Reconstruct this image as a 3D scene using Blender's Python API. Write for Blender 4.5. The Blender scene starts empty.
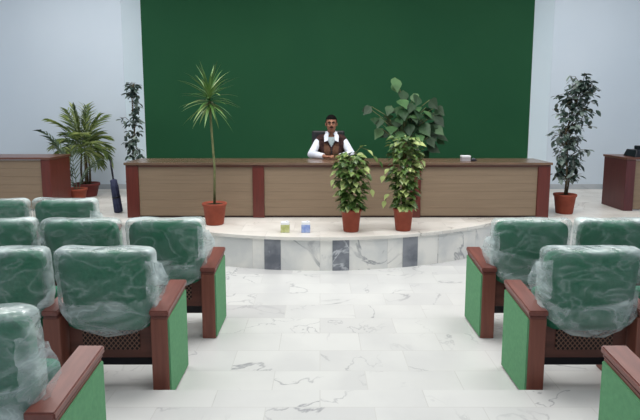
import bpy, bmesh, math, random
from mathutils import Vector, Matrix, noise

PI = math.pi
SC = bpy.context.scene
COL = SC.collection
random.seed(7)
ST = 0.39           # height of the stage above the hall floor
STEP = 0.105        # height of the step the last row stands on

# ------------------------------------------------------------------ materials
def s2l(c):
    return tuple(((v / 12.92) if v <= 0.04045 else ((v + 0.055) / 1.055) ** 2.4) for v in [x / 255 for x in c]) + (1,)

def base_mat(name, rgb, rough=0.5, spec=0.4):
    m = bpy.data.materials.new(name); m.use_nodes = True
    b = m.node_tree.nodes['Principled BSDF']
    b.inputs['Base Color'].default_value = s2l(rgb)
    b.inputs['Roughness'].default_value = rough
    b.inputs['Specular IOR Level'].default_value = spec
    return m, m.node_tree.nodes, m.node_tree.links, b

def ramp(n, stops):
    r = n.new('ShaderNodeValToRGB')
    e = r.color_ramp.elements
    while len(e) > 1: e.remove(e[-1])
    e[0].position = stops[0][0]; e[0].color = stops[0][1]
    for p, c in stops[1:]:
        x = e.new(p); x.color = c
    return r

def varied(name, rgb, rgb2, scale=6, rough=0.5, spec=0.4, stretch=(1, 1, 1), bump=0.0, detail=4, lo=0.35, hi=0.65):
    m, n, l, b = base_mat(name, rgb, rough, spec)
    tc = n.new('ShaderNodeTexCoord'); mp = n.new('ShaderNodeMapping'); mp.inputs['Scale'].default_value = stretch
    nz = n.new('ShaderNodeTexNoise'); nz.inputs['Scale'].default_value = scale; nz.inputs['Detail'].default_value = detail
    r = ramp(n, [(lo, s2l(rgb)), (hi, s2l(rgb2))])
    l.new(tc.outputs['Object'], mp.inputs['Vector']); l.new(mp.outputs['Vector'], nz.inputs['Vector'])
    l.new(nz.outputs['Fac'], r.inputs['Fac']); l.new(r.outputs['Color'], b.inputs['Base Color'])
    if bump:
        bp = n.new('ShaderNodeBump'); bp.inputs['Strength'].default_value = bump; bp.inputs['Distance'].default_value = 0.01
        l.new(nz.outputs['Fac'], bp.inputs['Height']); l.new(bp.outputs['Normal'], b.inputs['Normal'])
    return m

def marble_mat(name, white, white2, vein, tile=None, rough=0.3, vein_w=0.02, scale=1.6, grey=None):
    m, n, l, b = base_mat(name, white, rough, 0.4)
    tc = n.new('ShaderNodeTexCoord')
    mp = n.new('ShaderNodeMapping'); l.new(tc.outputs['Object'], mp.inputs['Vector'])
    cloud = n.new('ShaderNodeTexNoise'); cloud.inputs['Scale'].default_value = scale * 1.3; cloud.inputs['Detail'].default_value = 6
    src = mp.outputs['Vector']
    if tile:
        # every tile shows its own piece of stone: shift the lookup by a random amount per tile
        bk = n.new('ShaderNodeTexBrick')
        bk.inputs['Scale'].default_value = 1.0
        bk.inputs['Brick Width'].default_value = tile[0]; bk.inputs['Row Height'].default_value = tile[1]
        bk.inputs['Mortar Size'].default_value = 0.003; bk.inputs['Mortar Smooth'].default_value = 0.3
        bk.inputs['Color1'].default_value = (0, 0, 0, 1); bk.inputs['Color2'].default_value = (1, 1, 1, 1)
        bk.inputs['Mortar'].default_value = (0.5, 0.5, 0.5, 1)
        l.new(tc.outputs['Object'], bk.inputs['Vector'])
        off = n.new('ShaderNodeVectorMath'); off.operation = 'SCALE'; off.inputs['Scale'].default_value = 9.0
        l.new(bk.outputs['Color'], off.inputs[0])
        ad = n.new('ShaderNodeVectorMath'); ad.operation = 'ADD'
        l.new(mp.outputs['Vector'], ad.inputs[0]); l.new(off.outputs[0], ad.inputs[1]); src = ad.outputs[0]
    l.new(src, cloud.inputs['Vector'])
    r1 = ramp(n, [(0.38, s2l(white2)), (0.6, s2l(white))]); l.new(cloud.outputs['Fac'], r1.inputs['Fac'])
    vn = n.new('ShaderNodeTexNoise'); vn.inputs['Scale'].default_value = scale; vn.inputs['Detail'].default_value = 7; vn.inputs['Distortion'].default_value = 0.8
    l.new(src, vn.inputs['Vector'])
    sub = n.new('ShaderNodeMath'); sub.operation = 'SUBTRACT'; sub.inputs[1].default_value = 0.5; l.new(vn.outputs['Fac'], sub.inputs[0])
    ab = n.new('ShaderNodeMath'); ab.operation = 'ABSOLUTE'; l.new(sub.outputs[0], ab.inputs[0])
    r2 = ramp(n, [(0.0, (1, 1, 1, 1)), (vein_w, (0, 0, 0, 1))]); l.new(ab.outputs[0], r2.inputs['Fac'])
    msk = n.new('ShaderNodeTexNoise'); msk.inputs['Scale'].default_value = 1.1; l.new(src, msk.inputs['Vector'])
    r3 = ramp(n, [(0.45, (0, 0, 0, 1)), (0.62, (1, 1, 1, 1))]); l.new(msk.outputs['Fac'], r3.inputs['Fac'])
    mu = n.new('ShaderNodeMath'); mu.operation = 'MULTIPLY'; l.new(r2.outputs['Color'], mu.inputs[0]); l.new(r3.outputs['Color'], mu.inputs[1])
    mx = n.new('ShaderNodeMix'); mx.data_type = 'RGBA'; mx.inputs['B'].default_value = s2l(vein)
    l.new(mu.outputs[0], mx.inputs['Factor']); l.new(r1.outputs['Color'], mx.inputs['A'])
    out = mx.outputs['Result']
    if tile:
        if grey:
            r4 = ramp(n, [(0.9, (0, 0, 0, 1)), (0.93, (1, 1, 1, 1))]); l.new(bk.outputs['Color'], r4.inputs['Fac'])
            g4 = n.new('ShaderNodeMath'); g4.operation = 'MULTIPLY'; g4.inputs[1].default_value = 0.55; l.new(r4.outputs['Color'], g4.inputs[0])
            mg = n.new('ShaderNodeMix'); mg.data_type = 'RGBA'; mg.inputs['B'].default_value = s2l(grey)
            l.new(g4.outputs[0], mg.inputs['Factor']); l.new(out, mg.inputs['A']); out = mg.outputs['Result']
        mj = n.new('ShaderNodeMix'); mj.data_type = 'RGBA'; mj.inputs['B'].default_value = s2l((172, 170, 166))
        gj = n.new('ShaderNodeMath'); gj.operation = 'MULTIPLY'; gj.inputs[1].default_value = 0.38; l.new(bk.outputs['Fac'], gj.inputs[0])
        l.new(gj.outputs[0], mj.inputs['Factor']); l.new(out, mj.inputs['A']); out = mj.outputs['Result']
    l.new(out, b.inputs['Base Color'])
    return m

def wood_mat(name, c1, c2, axis='X', rough=0.35, spec=0.5):
    st = {'X': (1.2, 14, 14), 'Y': (14, 1.2, 14), 'Z': (14, 14, 1.2)}[axis]
    return varied(name, c1, c2, 2.2, rough, spec, st, 0.0, 5, 0.3, 0.7)

def panel_wood():
    m, n, l, b = base_mat('beige_boards', (140, 122, 102), 0.5, 0.3)
    tc = n.new('ShaderNodeTexCoord'); mp = n.new('ShaderNodeMapping'); mp.inputs['Scale'].default_value = (1.0, 8, 18)
    nz = n.new('ShaderNodeTexNoise'); nz.inputs['Scale'].default_value = 2; nz.inputs['Detail'].default_value = 5
    l.new(tc.outputs['Object'], mp.inputs['Vector']); l.new(mp.outputs['Vector'], nz.inputs['Vector'])
    r = ramp(n, [(0.3, s2l((134, 116, 97))), (0.7, s2l((142, 123, 103)))]); l.new(nz.outputs['Fac'], r.inputs['Fac'])
    l.new(r.outputs['Color'], b.inputs['Base Color'])
    return m

def plastic_mat():
    m = bpy.data.materials.new('clear_plastic_film'); m.use_nodes = True
    n, l = m.node_tree.nodes, m.node_tree.links
    b = n['Principled BSDF']; out = n['Material Output']
    b.inputs['Base Color'].default_value = (0.62, 0.72, 0.73, 1)
    b.inputs['Roughness'].default_value = 0.16; b.inputs['Specular IOR Level'].default_value = 1.0
    tr = n.new('ShaderNodeBsdfTransparent'); tr.inputs['Color'].default_value = (0.97, 0.99, 0.98, 1)
    mix = n.new('ShaderNodeMixShader')
    tc = n.new('ShaderNodeTexCoord'); oi = n.new('ShaderNodeObjectInfo')
    mp = n.new('ShaderNodeMapping'); mp.inputs['Scale'].default_value = (1, 1, 1.7)
    sc = n.new('ShaderNodeVectorMath'); sc.operation = 'SCALE'; sc.inputs['Scale'].default_value = 1.0
    cx = n.new('ShaderNodeCombineXYZ'); mm = n.new('ShaderNodeMath'); mm.operation = 'MULTIPLY'; mm.inputs[1].default_value = 37.0
    l.new(oi.outputs['Random'], mm.inputs[0]); l.new(mm.outputs[0], cx.inputs['X']); l.new(mm.outputs[0], cx.inputs['Z'])
    ad = n.new('ShaderNodeVectorMath'); ad.operation = 'ADD'
    l.new(tc.outputs['Object'], mp.inputs['Vector']); l.new(mp.outputs['Vector'], ad.inputs[0]); l.new(cx.outputs['Vector'], ad.inputs[1])
    # creases: thin ridges of distorted noise
    nz = n.new('ShaderNodeTexNoise'); nz.inputs['Scale'].default_value = 3.6; nz.inputs['Detail'].default_value = 3; nz.inputs['Distortion'].default_value = 1.0
    l.new(ad.outputs[0], nz.inputs['Vector'])
    sb = n.new('ShaderNodeMath'); sb.operation = 'SUBTRACT'; sb.inputs[1].default_value = 0.5; l.new(nz.outputs['Fac'], sb.inputs[0])
    ab = n.new('ShaderNodeMath'); ab.operation = 'ABSOLUTE'; l.new(sb.outputs[0], ab.inputs[0])
    cr = ramp(n, [(0.0, (0.20, 0.20, 0.20, 1)), (0.02, (0.07, 0.07, 0.07, 1)), (0.08, (0.0, 0.0, 0.0, 1))]); l.new(ab.outputs[0], cr.inputs['Fac'])
    # doubled film low down, whiter rims, top-edge highlight painted in (stored on the mesh)
    at = n.new('ShaderNodeAttribute'); at.attribute_name = 'film'
    cl = n.new('ShaderNodeTexNoise'); cl.inputs['Scale'].default_value = 4.5; cl.inputs['Detail'].default_value = 5; cl.inputs['Distortion'].default_value = 0.6; l.new(ad.outputs[0], cl.inputs['Vector'])
    rc = ramp(n, [(0.42, (0.35, 0.35, 0.35, 1)), (0.68, (1.35, 1.35, 1.35, 1))]); l.new(cl.outputs['Fac'], rc.inputs['Fac'])
    m1 = n.new('ShaderNodeMath'); m1.operation = 'MULTIPLY'; l.new(at.outputs['Fac'], m1.inputs[0]); l.new(rc.outputs['Color'], m1.inputs[1])
    a1 = n.new('ShaderNodeMath'); a1.operation = 'ADD'; l.new(m1.outputs[0], a1.inputs[0]); l.new(cr.outputs['Color'], a1.inputs[1])
    lw = n.new('ShaderNodeLayerWeight'); lw.inputs['Blend'].default_value = 0.25
    m2 = n.new('ShaderNodeMath'); m2.operation = 'MULTIPLY_ADD'; m2.inputs[1].default_value = 0.28; l.new(lw.outputs['Facing'], m2.inputs[0]); l.new(a1.outputs[0], m2.inputs[2])
    cp = n.new('ShaderNodeMath'); cp.operation = 'MINIMUM'; cp.inputs[1].default_value = 0.85; l.new(m2.outputs[0], cp.inputs[0])
    bp = n.new('ShaderNodeBump'); bp.inputs['Strength'].default_value = 0.9; bp.inputs['Distance'].default_value = 0.03
    l.new(nz.outputs['Fac'], bp.inputs['Height']); l.new(bp.outputs['Normal'], b.inputs['Normal'])
    l.new(cp.outputs[0], mix.inputs['Fac']); l.new(tr.outputs[0], mix.inputs[1]); l.new(b.outputs[0], mix.inputs[2])
    l.new(mix.outputs[0], out.inputs['Surface'])
    return m

def grille_mat():
    m, n, l, b = base_mat('woven_mesh', (40, 34, 34), 0.6, 0.2)
    tc = n.new('ShaderNodeTexCoord')
    w = []
    for s in (1, -1):
        mp = n.new('ShaderNodeMapping'); mp.inputs['Rotation'].default_value = (0, s * math.radians(40), 0); l.new(tc.outputs['Object'], mp.inputs['Vector'])
        wv = n.new('ShaderNodeTexWave'); wv.bands_direction = 'X'; wv.inputs['Scale'].default_value = 14; l.new(mp.outputs['Vector'], wv.inputs['Vector'])
        w.append(wv)
    mx = n.new('ShaderNodeMath'); mx.operation = 'MAXIMUM'; l.new(w[0].outputs['Fac'], mx.inputs[0]); l.new(w[1].outputs['Fac'], mx.inputs[1])
    r = ramp(n, [(0.75, s2l((30, 26, 28))), (0.97, s2l((128, 96, 82)))]); l.new(mx.outputs[0], r.inputs['Fac'])
    l.new(r.outputs['Color'], b.inputs['Base Color'])
    return m

def leaf_mat(name, c1, c2, c3=None, scale=9, rough=0.4):
    m, n, l, b = base_mat(name, c1, rough, 0.5)
    g = n.new('ShaderNodeNewGeometry'); tc = n.new('ShaderNodeTexCoord')
    nz = n.new('ShaderNodeTexNoise'); nz.inputs['Scale'].default_value = scale; nz.inputs['Detail'].default_value = 2
    l.new(tc.outputs['Object'], nz.inputs['Vector'])
    ad = n.new('ShaderNodeMath'); ad.operation = 'MULTIPLY_ADD'; ad.inputs[1].default_value = 0.6
    l.new(g.outputs['Random Per Island'], ad.inputs[0])
    hf = n.new('ShaderNodeMath'); hf.operation = 'MULTIPLY'; hf.inputs[1].default_value = 0.5; l.new(nz.outputs['Fac'], hf.inputs[0]); l.new(hf.outputs[0], ad.inputs[2])
    st = [(0.2, s2l(c1)), (0.6, s2l(c2))]
    if c3: st.append((0.82, s2l(c3)))
    r = ramp(n, st); l.new(ad.outputs[0], r.inputs['Fac']); l.new(r.outputs['Color'], b.inputs['Base Color'])
    return m

M = {}
M['green_wall'] = varied('green_wall_paint', (30, 76, 50), (34, 80, 52), 0.5, 0.75, 0.15)
M['white_wall'] = varied('white_wall_paint', (202, 214, 226), (207, 218, 229), 0.7, 0.7, 0.2)
M['niche_wall'] = varied('pale_wall_paint', (210, 226, 238), (215, 229, 240), 0.7, 0.7, 0.2)
M['base_marble'] = marble_mat('baseboard_marble', (178, 184, 190), (160, 168, 176), (130, 138, 148))
M['ceiling'] = varied('ceiling_paint', (228, 228, 226), (232, 232, 230), 0.7, 0.8, 0.2)
M['floor'] = marble_mat('marble_floor_tiles', (208, 209, 208), (199, 200, 200), (146, 148, 153), (0.62, 0.31), 0.3, 0.008, 1.2, (180, 180, 182))
M['stage_top'] = marble_mat('stage_top_marble', (228, 225, 220), (212, 208, 202), (160, 154, 148), (0.62, 0.5), 0.33, 0.008, 1.4)
M['riser'] = marble_mat('pale_riser_marble', (232, 231, 227), (208, 210, 210), (108, 114, 126), (0.77, 3.0), 0.3, 0.03, 2.2)
M['grey_marble'] = marble_mat('grey_marble', (138, 142, 150), (98, 103, 114), (196, 200, 206), None, 0.3, 0.03, 3.5)
M['mahogany'] = wood_mat('mahogany', (88, 38, 32), (104, 46, 38), 'Z')
M['mahogany_x'] = wood_mat('mahogany_long', (90, 54, 42), (108, 66, 52), 'X', 0.3, 0.6)
M['mahogany_top'] = wood_mat('mahogany_top', (100, 78, 62), (118, 92, 74), 'X', 0.25, 0.7)
M['dark_mahogany'] = wood_mat('dark_mahogany', (78, 36, 40), (92, 44, 46), 'Z')
M['beige'] = panel_wood()
M['dark_line'] = varied('painted_shadow_line', (44, 30, 26), (52, 36, 30), 8, 0.6)  # dark brown standing in for shade below the table front
M['chair_wood'] = wood_mat('chair_wood', (112, 66, 55), (132, 80, 67), 'Z', 0.4, 0.4)
M['arm_wood'] = wood_mat('armrest_wood', (104, 60, 54), (124, 74, 66), 'Y', 0.35, 0.5)
M['dark_wood'] = wood_mat('dark_chair_wood', (84, 50, 42), (104, 62, 52), 'X', 0.45, 0.4)
M['green_fabric'] = varied('green_upholstery', (46, 106, 82), (56, 118, 92), 60, 0.85, 0.15, bump=0.15)
M['pad_green'] = varied('pale_green_fabric', (98, 149, 111), (104, 156, 116), 40, 0.85, 0.15, bump=0.1)
M['black_metal'] = varied('black_metal', (22, 22, 30), (30, 30, 38), 10, 0.45)
M['grille'] = grille_mat()
M['film'] = plastic_mat()
M['terracotta'] = varied('terracotta', (136, 66, 50), (152, 76, 58), 9, 0.7, 0.25)
M['dark_pot'] = varied('dark_red_pot', (96, 40, 40), (112, 50, 48), 9, 0.6, 0.3)
M['soil'] = varied('soil', (46, 34, 26), (66, 50, 38), 40, 0.95, 0.1, bump=0.4)
M['stem'] = varied('grey_green_stem', (96, 104, 70), (120, 122, 86), 20, 0.8, 0.2)
M['bark'] = varied('brown_stem', (70, 62, 50), (94, 84, 66), 20, 0.9, 0.1)
M['moss'] = varied('moss_pole', (62, 58, 36), (84, 76, 46), 30, 0.95, 0.1, bump=0.5)
M['leaf_pothos'] = leaf_mat('variegated_leaf', (44, 72, 34), (82, 112, 50), (168, 182, 116))
M['leaf_big'] = leaf_mat('glossy_dark_leaf', (16, 44, 22), (32, 68, 34), (80, 118, 72), 4, 0.55)
M['leaf_ficus'] = leaf_mat('ficus_leaf', (30, 46, 44), (54, 74, 66), (132, 148, 140), 6, 0.35)
M['leaf_drac'] = leaf_mat('dracaena_leaf', (50, 92, 42), (92, 128, 62), (150, 172, 112), 5)
M['leaf_palm'] = leaf_mat('palm_leaf', (58, 82, 48), (112, 132, 66), (150, 162, 98), 5)
M['leaf_palm_dark'] = leaf_mat('dark_palm_leaf', (44, 62, 50), (74, 94, 72), (110, 126, 104), 5)  # darker, greyer green of the small palm
M['skin'] = varied('skin', (142, 98, 78), (152, 106, 84), 14, 0.55, 0.3)
M['hair'] = varied('black_hair', (10, 9, 9), (18, 15, 15), 60, 0.9, 0.1)
M['shirt'] = varied('white_shirt', (226, 230, 240), (206, 212, 226), 9, 0.8, 0.15)
M['undershirt'] = varied('grey_undershirt', (150, 166, 170), (164, 178, 182), 20, 0.9, 0.1)
M['vest'] = varied('dark_brown_vest', (52, 38, 40), (70, 50, 48), 30, 0.9, 0.1)
M['vest_front'] = varied('brown_knit', (92, 66, 54), (112, 82, 66), 60, 0.9, 0.1)
M['trousers'] = varied('dark_trousers', (34, 34, 42), (44, 44, 52), 30, 0.9, 0.1)
M['shoe'] = varied('black_leather', (20, 18, 18), (30, 28, 28), 10, 0.35)
M['eye_white'] = varied('eye_white', (150, 138, 128), (158, 146, 136), 10, 0.3)
M['eye_dark'] = varied('dark_iris', (24, 16, 12), (30, 20, 16), 10, 0.2)
M['lip'] = varied('lip', (112, 64, 58), (120, 70, 62), 10, 0.5)
M['black_leather'] = varied('chair_black_leather', (26, 28, 32), (38, 40, 44), 12, 0.4)
M['chrome'] = varied('chrome', (170, 172, 176), (186, 188, 192), 10, 0.2)
M['white_paper'] = varied('white_card', (236, 238, 242), (228, 230, 236), 10, 0.6)
M['grey_card'] = varied('grey_card', (150, 146, 152), (166, 162, 166), 10, 0.6)
M['yellow_print'] = varied('yellow_green_print', (178, 184, 112), (206, 208, 160), 22, 0.5)
M['blue_print'] = varied('blue_print', (126, 150, 214), (176, 192, 228), 22, 0.5)
M['navy'] = varied('navy_cloth', (40, 46, 74), (58, 64, 92), 12, 0.7)
M['black_plastic'] = varied('black_plastic', (18, 20, 28), (30, 34, 44), 10, 0.3)
M['grey_plastic'] = varied('grey_plastic', (98, 98, 112), (130, 130, 142), 10, 0.3)
M['lamp'] = base_mat('lamp_diffuser', (245, 245, 245))[0]

# ------------------------------------------------------------------ mesh helpers
def finish(bm, name, mat, parent=None, smooth=False, loc=None):
    me = bpy.data.meshes.new(name)
    bm.normal_update(); bm.to_mesh(me); bm.free()
    for mm in (mat if isinstance(mat, (list, tuple)) else [mat]): me.materials.append(mm)
    if smooth:
        for p in me.polygons: p.use_smooth = True
    return link(name, me, parent, loc)

def link(name, me, parent=None, loc=None):
    o = bpy.data.objects.new(name, me); COL.objects.link(o)
    if parent: o.parent = parent
    if loc: o.location = loc
    return o

def empty(name, loc, label, cat, group=None, rz=0):
    o = bpy.data.objects.new(name, None); COL.objects.link(o)
    o.location = loc; o.rotation_euler = (0, 0, rz); o.empty_display_size = 0.1
    o['label'] = label; o['category'] = cat
    if group: o['group'] = group
    return o

def structure(o):
    o['kind'] = 'structure'; return o

def merge(dst, src):
    me = bpy.data.meshes.new('tmp'); src.to_mesh(me); src.free(); dst.from_mesh(me); bpy.data.meshes.remove(me)

def box(bm, c, s, bev=0.0, seg=2, rot=None, taper=None):
    t = bmesh.new(); bmesh.ops.create_cube(t, size=1)
    for v in t.verts:
        v.co = Vector((v.co.x * s[0], v.co.y * s[1], v.co.z * s[2]))
        if taper: taper(v.co)
    if bev: bmesh.ops.bevel(t, geom=t.edges[:], offset=bev, segments=seg, profile=0.5, affect='EDGES')
    mt = Matrix.Translation(c)
    if rot: mt = mt @ rot
    t.transform(mt); merge(bm, t)

def tube(bm, pts, rad, seg=8, cap=True, flat=1.0):
    pts = [Vector(p) for p in pts]
    if not isinstance(rad, (list, tuple)): rad = [rad] * len(pts)
    rings = []; prev = None
    for i, p in enumerate(pts):
        d = (pts[min(i + 1, len(pts) - 1)] - pts[max(i - 1, 0)]).normalized()
        if prev is None:
            a = d.orthogonal().normalized()
        else:
            a = (prev - d * prev.dot(d))
            a = a.normalized() if a.length > 1e-6 else d.orthogonal().normalized()
        prev = a; b = d.cross(a)
        rings.append([bm.verts.new(p + (a * math.cos(2 * PI * k / seg) + b * math.sin(2 * PI * k / seg) * flat) * rad[i]) for k in range(seg)])
    for r0, r1 in zip(rings, rings[1:]):
        for k in range(seg): bm.faces.new((r0[k], r0[(k + 1) % seg], r1[(k + 1) % seg], r1[k]))
    if cap:
        bm.faces.new(rings[0][::-1]); bm.faces.new(rings[-1])

def ball(bm, c, r, seg=14, rings=10, rot=None):
    t = bmesh.new(); bmesh.ops.create_uvsphere(t, u_segments=seg, v_segments=rings, radius=1)
    r = (r, r, r) if not isinstance(r, (list, tuple)) else r
    mt = Matrix.Translation(c)
    if rot: mt = mt @ rot
    t.transform(mt @ Matrix.Diagonal((r[0], r[1], r[2], 1))); merge(bm, t)

def lathe(bm, prof, seg=28, c=(0, 0, 0)):
    rings = []
    for r, z in prof:
        rings.append([bm.verts.new((c[0] + r * math.cos(2 * PI * k / seg), c[1] + r * math.sin(2 * PI * k / seg), c[2] + z)) for k in range(seg)])
    for r0, r1 in zip(rings, rings[1:]):
        for k in range(seg): bm.faces.new((r0[k], r0[(k + 1) % seg], r1[(k + 1) % seg], r1[k]))
    bm.faces.new(rings[0][::-1])
    bm.faces.new(rings[-1])

def prism(bm, poly, z0, z1):
    a = [bm.verts.new((x, y, z0)) for x, y in poly]; b = [bm.verts.new((x, y, z1)) for x, y in poly]
    n = len(poly)
    bm.faces.new(a[::-1]); bm.faces.new(b)
    for i in range(n): bm.faces.new((a[i], a[(i + 1) % n], b[(i + 1) % n], b[i]))

def leaf(bm, base, d, side, L, W, droop=0.3, prof=(0.25, 1.0, 0.75, 0.0), fold=0.15):
    """one blade: d = heading, side = across, bends down along its length"""
    d = Vector(d).normalized(); side = Vector(side)
    side = (side - d * side.dot(d))
    side = side.normalized() if side.length > 1e-5 else d.orthogonal().normalized()
    up = side.cross(d)
    n = len(prof); p = Vector(base); prev = None; cur = d.copy()
    for i, w in enumerate(prof):
        hw = W * 0.5 * w
        c = bm.verts.new(p)
        if hw > 1e-5:
            a = bm.verts.new(p - side * hw + up * hw * fold); b = bm.verts.new(p + side * hw + up * hw * fold)
        else: a = b = c
        if prev:
            pa, pc, pb = prev
            for q in ((pa, pc, c, a), (pc, pb, b, c)):
                u = []
                for v in q:
                    if v not in u: u.append(v)
                if len(u) >= 3: bm.faces.new(u)
        prev = (a, c, b)
        cur = (cur + Vector((0, 0, -droop / n))).normalized()
        p = p + cur * (L / (n - 1))
        up = side.cross(cur)

HEART = (0.0, 0.85, 1.0, 0.7, 0.3, 0.0)
BLADE = (0.5, 1.0, 0.95, 0.75, 0.4, 0.0)
OVAL = (0.0, 0.8, 1.0, 0.7, 0.0)

def rdir(zlo=-1, zhi=1, R=random):
    a = R.uniform(0, 2 * PI); z = R.uniform(zlo, zhi); r = math.sqrt(max(0, 1 - z * z))
    return Vector((r * math.cos(a), r * math.sin(a), z))

# ------------------------------------------------------------------ room shell
def slab(name, x0, x1, y0, y1, z0, z1, mat):
    b = bmesh.new(); box(b, ((x0 + x1) / 2, (y0 + y1) / 2, (z0 + z1) / 2), (x1 - x0, y1 - y0, z1 - z0))
    return structure(finish(b, name, mat))

XL, XR, YW, YN = -6.4, 6.9, 9.36, 9.62
NX0, NX1 = -3.47, 4.09
NI0, NI1 = -3.22, 3.85      # inner edges of the splayed recess
CEIL = 4.7
slab('floor', XL, XR, -3.5, YN + 0.2, -0.15, 0.0, M['floor'])
# the raised step the nearest rows stand on
slab('floor_step', XL, XR, -3.5, 2.975, 0.0, STEP, M['floor'])
slab('wall_back', NI0 - 0.05, NI1 + 0.05, YN, YN + 0.2, 0, CEIL, M['green_wall'])
slab('wall_back_left', XL, NX0 - 0.002, YW, YW + 0.02, 0, CEIL, M['white_wall'])
slab('wall_back_right', NX1 + 0.002, XR, YW, YW + 0.02, 0, CEIL, M['white_wall'])
for nm, xo, xi, sg in (('wall_niche_left', NX0, NI0, -1), ('wall_niche_right', NX1, NI1, 1)):
    b = bmesh.new(); pl = [(xo, YW), (xi, YN), (xi + sg * 0.04, YN), (xi + sg * 0.04, YN + 0.2), (xo + sg * 0.1, YN + 0.2), (xo + sg * 0.1, YW + 0.021), (xo, YW + 0.021)]
    prism(b, pl if sg < 0 else pl[::-1], 0, CEIL); bmesh.ops.recalc_face_normals(b, faces=b.faces[:]); structure(finish(b, nm, M['niche_wall']))
slab('wall_left', XL - 0.2, XL, -3.5, YN, 0, CEIL, M['white_wall'])
slab('wall_right', XR, XR + 0.2, -3.5, YN, 0, CEIL, M['white_wall'])
slab('ceiling', XL - 0.2, XR + 0.2, -3.5, YN + 0.2, CEIL, CEIL + 0.15, M['ceiling'])
slab('baseboard_left', XL, NX0, YW - 0.015, YW, ST, ST + 0.09, M['base_marble'])
slab('baseboard_right', NX1, XR, YW - 0.015, YW, ST, ST + 0.09, M['base_marble'])

# stage with a bowed front
RAD, Y0, XE, YE = 3.4, 5.70, 2.2, 6.51
def front_pts(off=0.0, n=48):
    pts = []
    for i in range(n + 1):
        x = -XE + 2 * XE * i / n
        pts.append((x, Y0 + RAD - math.sqrt((RAD + off) ** 2 - x * x)))
    return pts
def stage_poly(off):
    f = front_pts(off)
    return [(XL, YE - off)] + [p for p in f] + [(XR, YE - off), (XR, YN), (XL, YN)]
def clean(poly):
    o = []
    for p in poly:
        if not o or (abs(p[0] - o[-1][0]) + abs(p[1] - o[-1][1])) > 1e-5: o.append(p)
    return o
b = bmesh.new(); prism(b, clean(stage_poly(0.0)), 0.0, ST - 0.035)
structure(finish(b, 'stage_riser', M['riser']))
b = bmesh.new(); prism(b, clean(stage_poly(0.02)), ST - 0.035, ST)
structure(finish(b, 'stage_platform', M['stage_top']))
def strip(name, xc, w):
    b = bmesh.new(); n = 6; ro = RAD + 0.006
    a0 = xc / RAD
    outer, inner = [], []
    for i in range(n + 1):
        a = (xc - w / 2 + w * i / n) / RAD
        outer.append((math.sin(a) * ro, Y0 + RAD - math.cos(a) * ro)); inner.append((math.sin(a) * (RAD - 0.01), Y0 + RAD - math.cos(a) * (RAD - 0.01)))
    prism(b, outer + inner[::-1], 0.001, ST - 0.036)
    structure(finish(b, name, M['grey_marble']))
for i, xc in enumerate((-0.54, 0.235, 1.06)): strip('trim_%d' % (i + 1), xc, 0.19)

# ------------------------------------------------------------------ added ceiling lamps (out of frame, unseen, put in to light the hall)
def added_lamp(x, y, power, label):
    t = empty('added_lamp', (x, y, CEIL), label, 'lamp', 'added ceiling lamps')
    b = bmesh.new(); box(b, (0, 0, -0.04), (2.3, 1.3, 0.07), 0.01); finish(b, 'frame', M['white_paper'], t)
    L = bpy.data.lights.new('lamp_light', 'AREA'); L.shape = 'RECTANGLE'; L.size = 2.2; L.size_y = 1.2; L.energy = power; L.color = (1.0, 0.98, 0.95)
    o = bpy.data.objects.new('lamp_light', L); COL.objects.link(o); o.location = (x, y, CEIL - 0.09)
for x, y, p in ((-2.6, 4.2, 80), (3.0, 4.2, 80), (0.3, 5.0, 112), (-3.8, 7.2, 64), (4.3, 7.2, 52), (0.3, 7.2, 46), (0.3, 1.2, 52)):
    added_lamp(x, y, p, 'unseen flat white rectangular lamp added on the hall ceiling')

# ------------------------------------------------------------------ chairs
PITCH = 0.66
_cache = {}
def backrest_mesh(seed=0):
    b = bmesh.new()
    def tp(co):
        k = (co.z + 0.255) / 0.51
        co.x *= 0.93 + 0.07 * k
        if co.z > 0: co.y *= 0.85
    box(b, (0, 0, 0), (0.575, 0.12, 0.51), 0.0, taper=tp)
    bmesh.ops.subdivide_edges(b, edges=b.edges[:], cuts=8, use_grid_fill=True)
    for v in b.verts:
        # round the outline corners and pillow the two faces
        x, y, z = v.co
        hx, hz, r = 0.285, 0.255, 0.10
        ax, az = abs(x), abs(z)
        dx, dz = ax - (hx - r), az - (hz - r)
        if dx > 0 and dz > 0:
            q = math.hypot(dx, dz)
            m = max(dx, dz)
            if q > 1e-6:
                dx, dz = dx / q * m, dz / q * m
                v.co.x = math.copysign(hx - r + dx, x); v.co.z = math.copysign(hz - r + dz, z)
        e = max((abs(v.co.x) / hx) ** 4, (abs(v.co.z) / hz) ** 4)
        v.co.y *= 1.0 - 0.45 * min(1, e)
        v.co.y += 0.03 * (v.co.x / hx) ** 2          # gentle wrap-around
    b.transform(Matrix.Translation((0, 0.055, 0.685)) @ Matrix.Rotation(math.radians(6), 4, 'X'))
    return b

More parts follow.
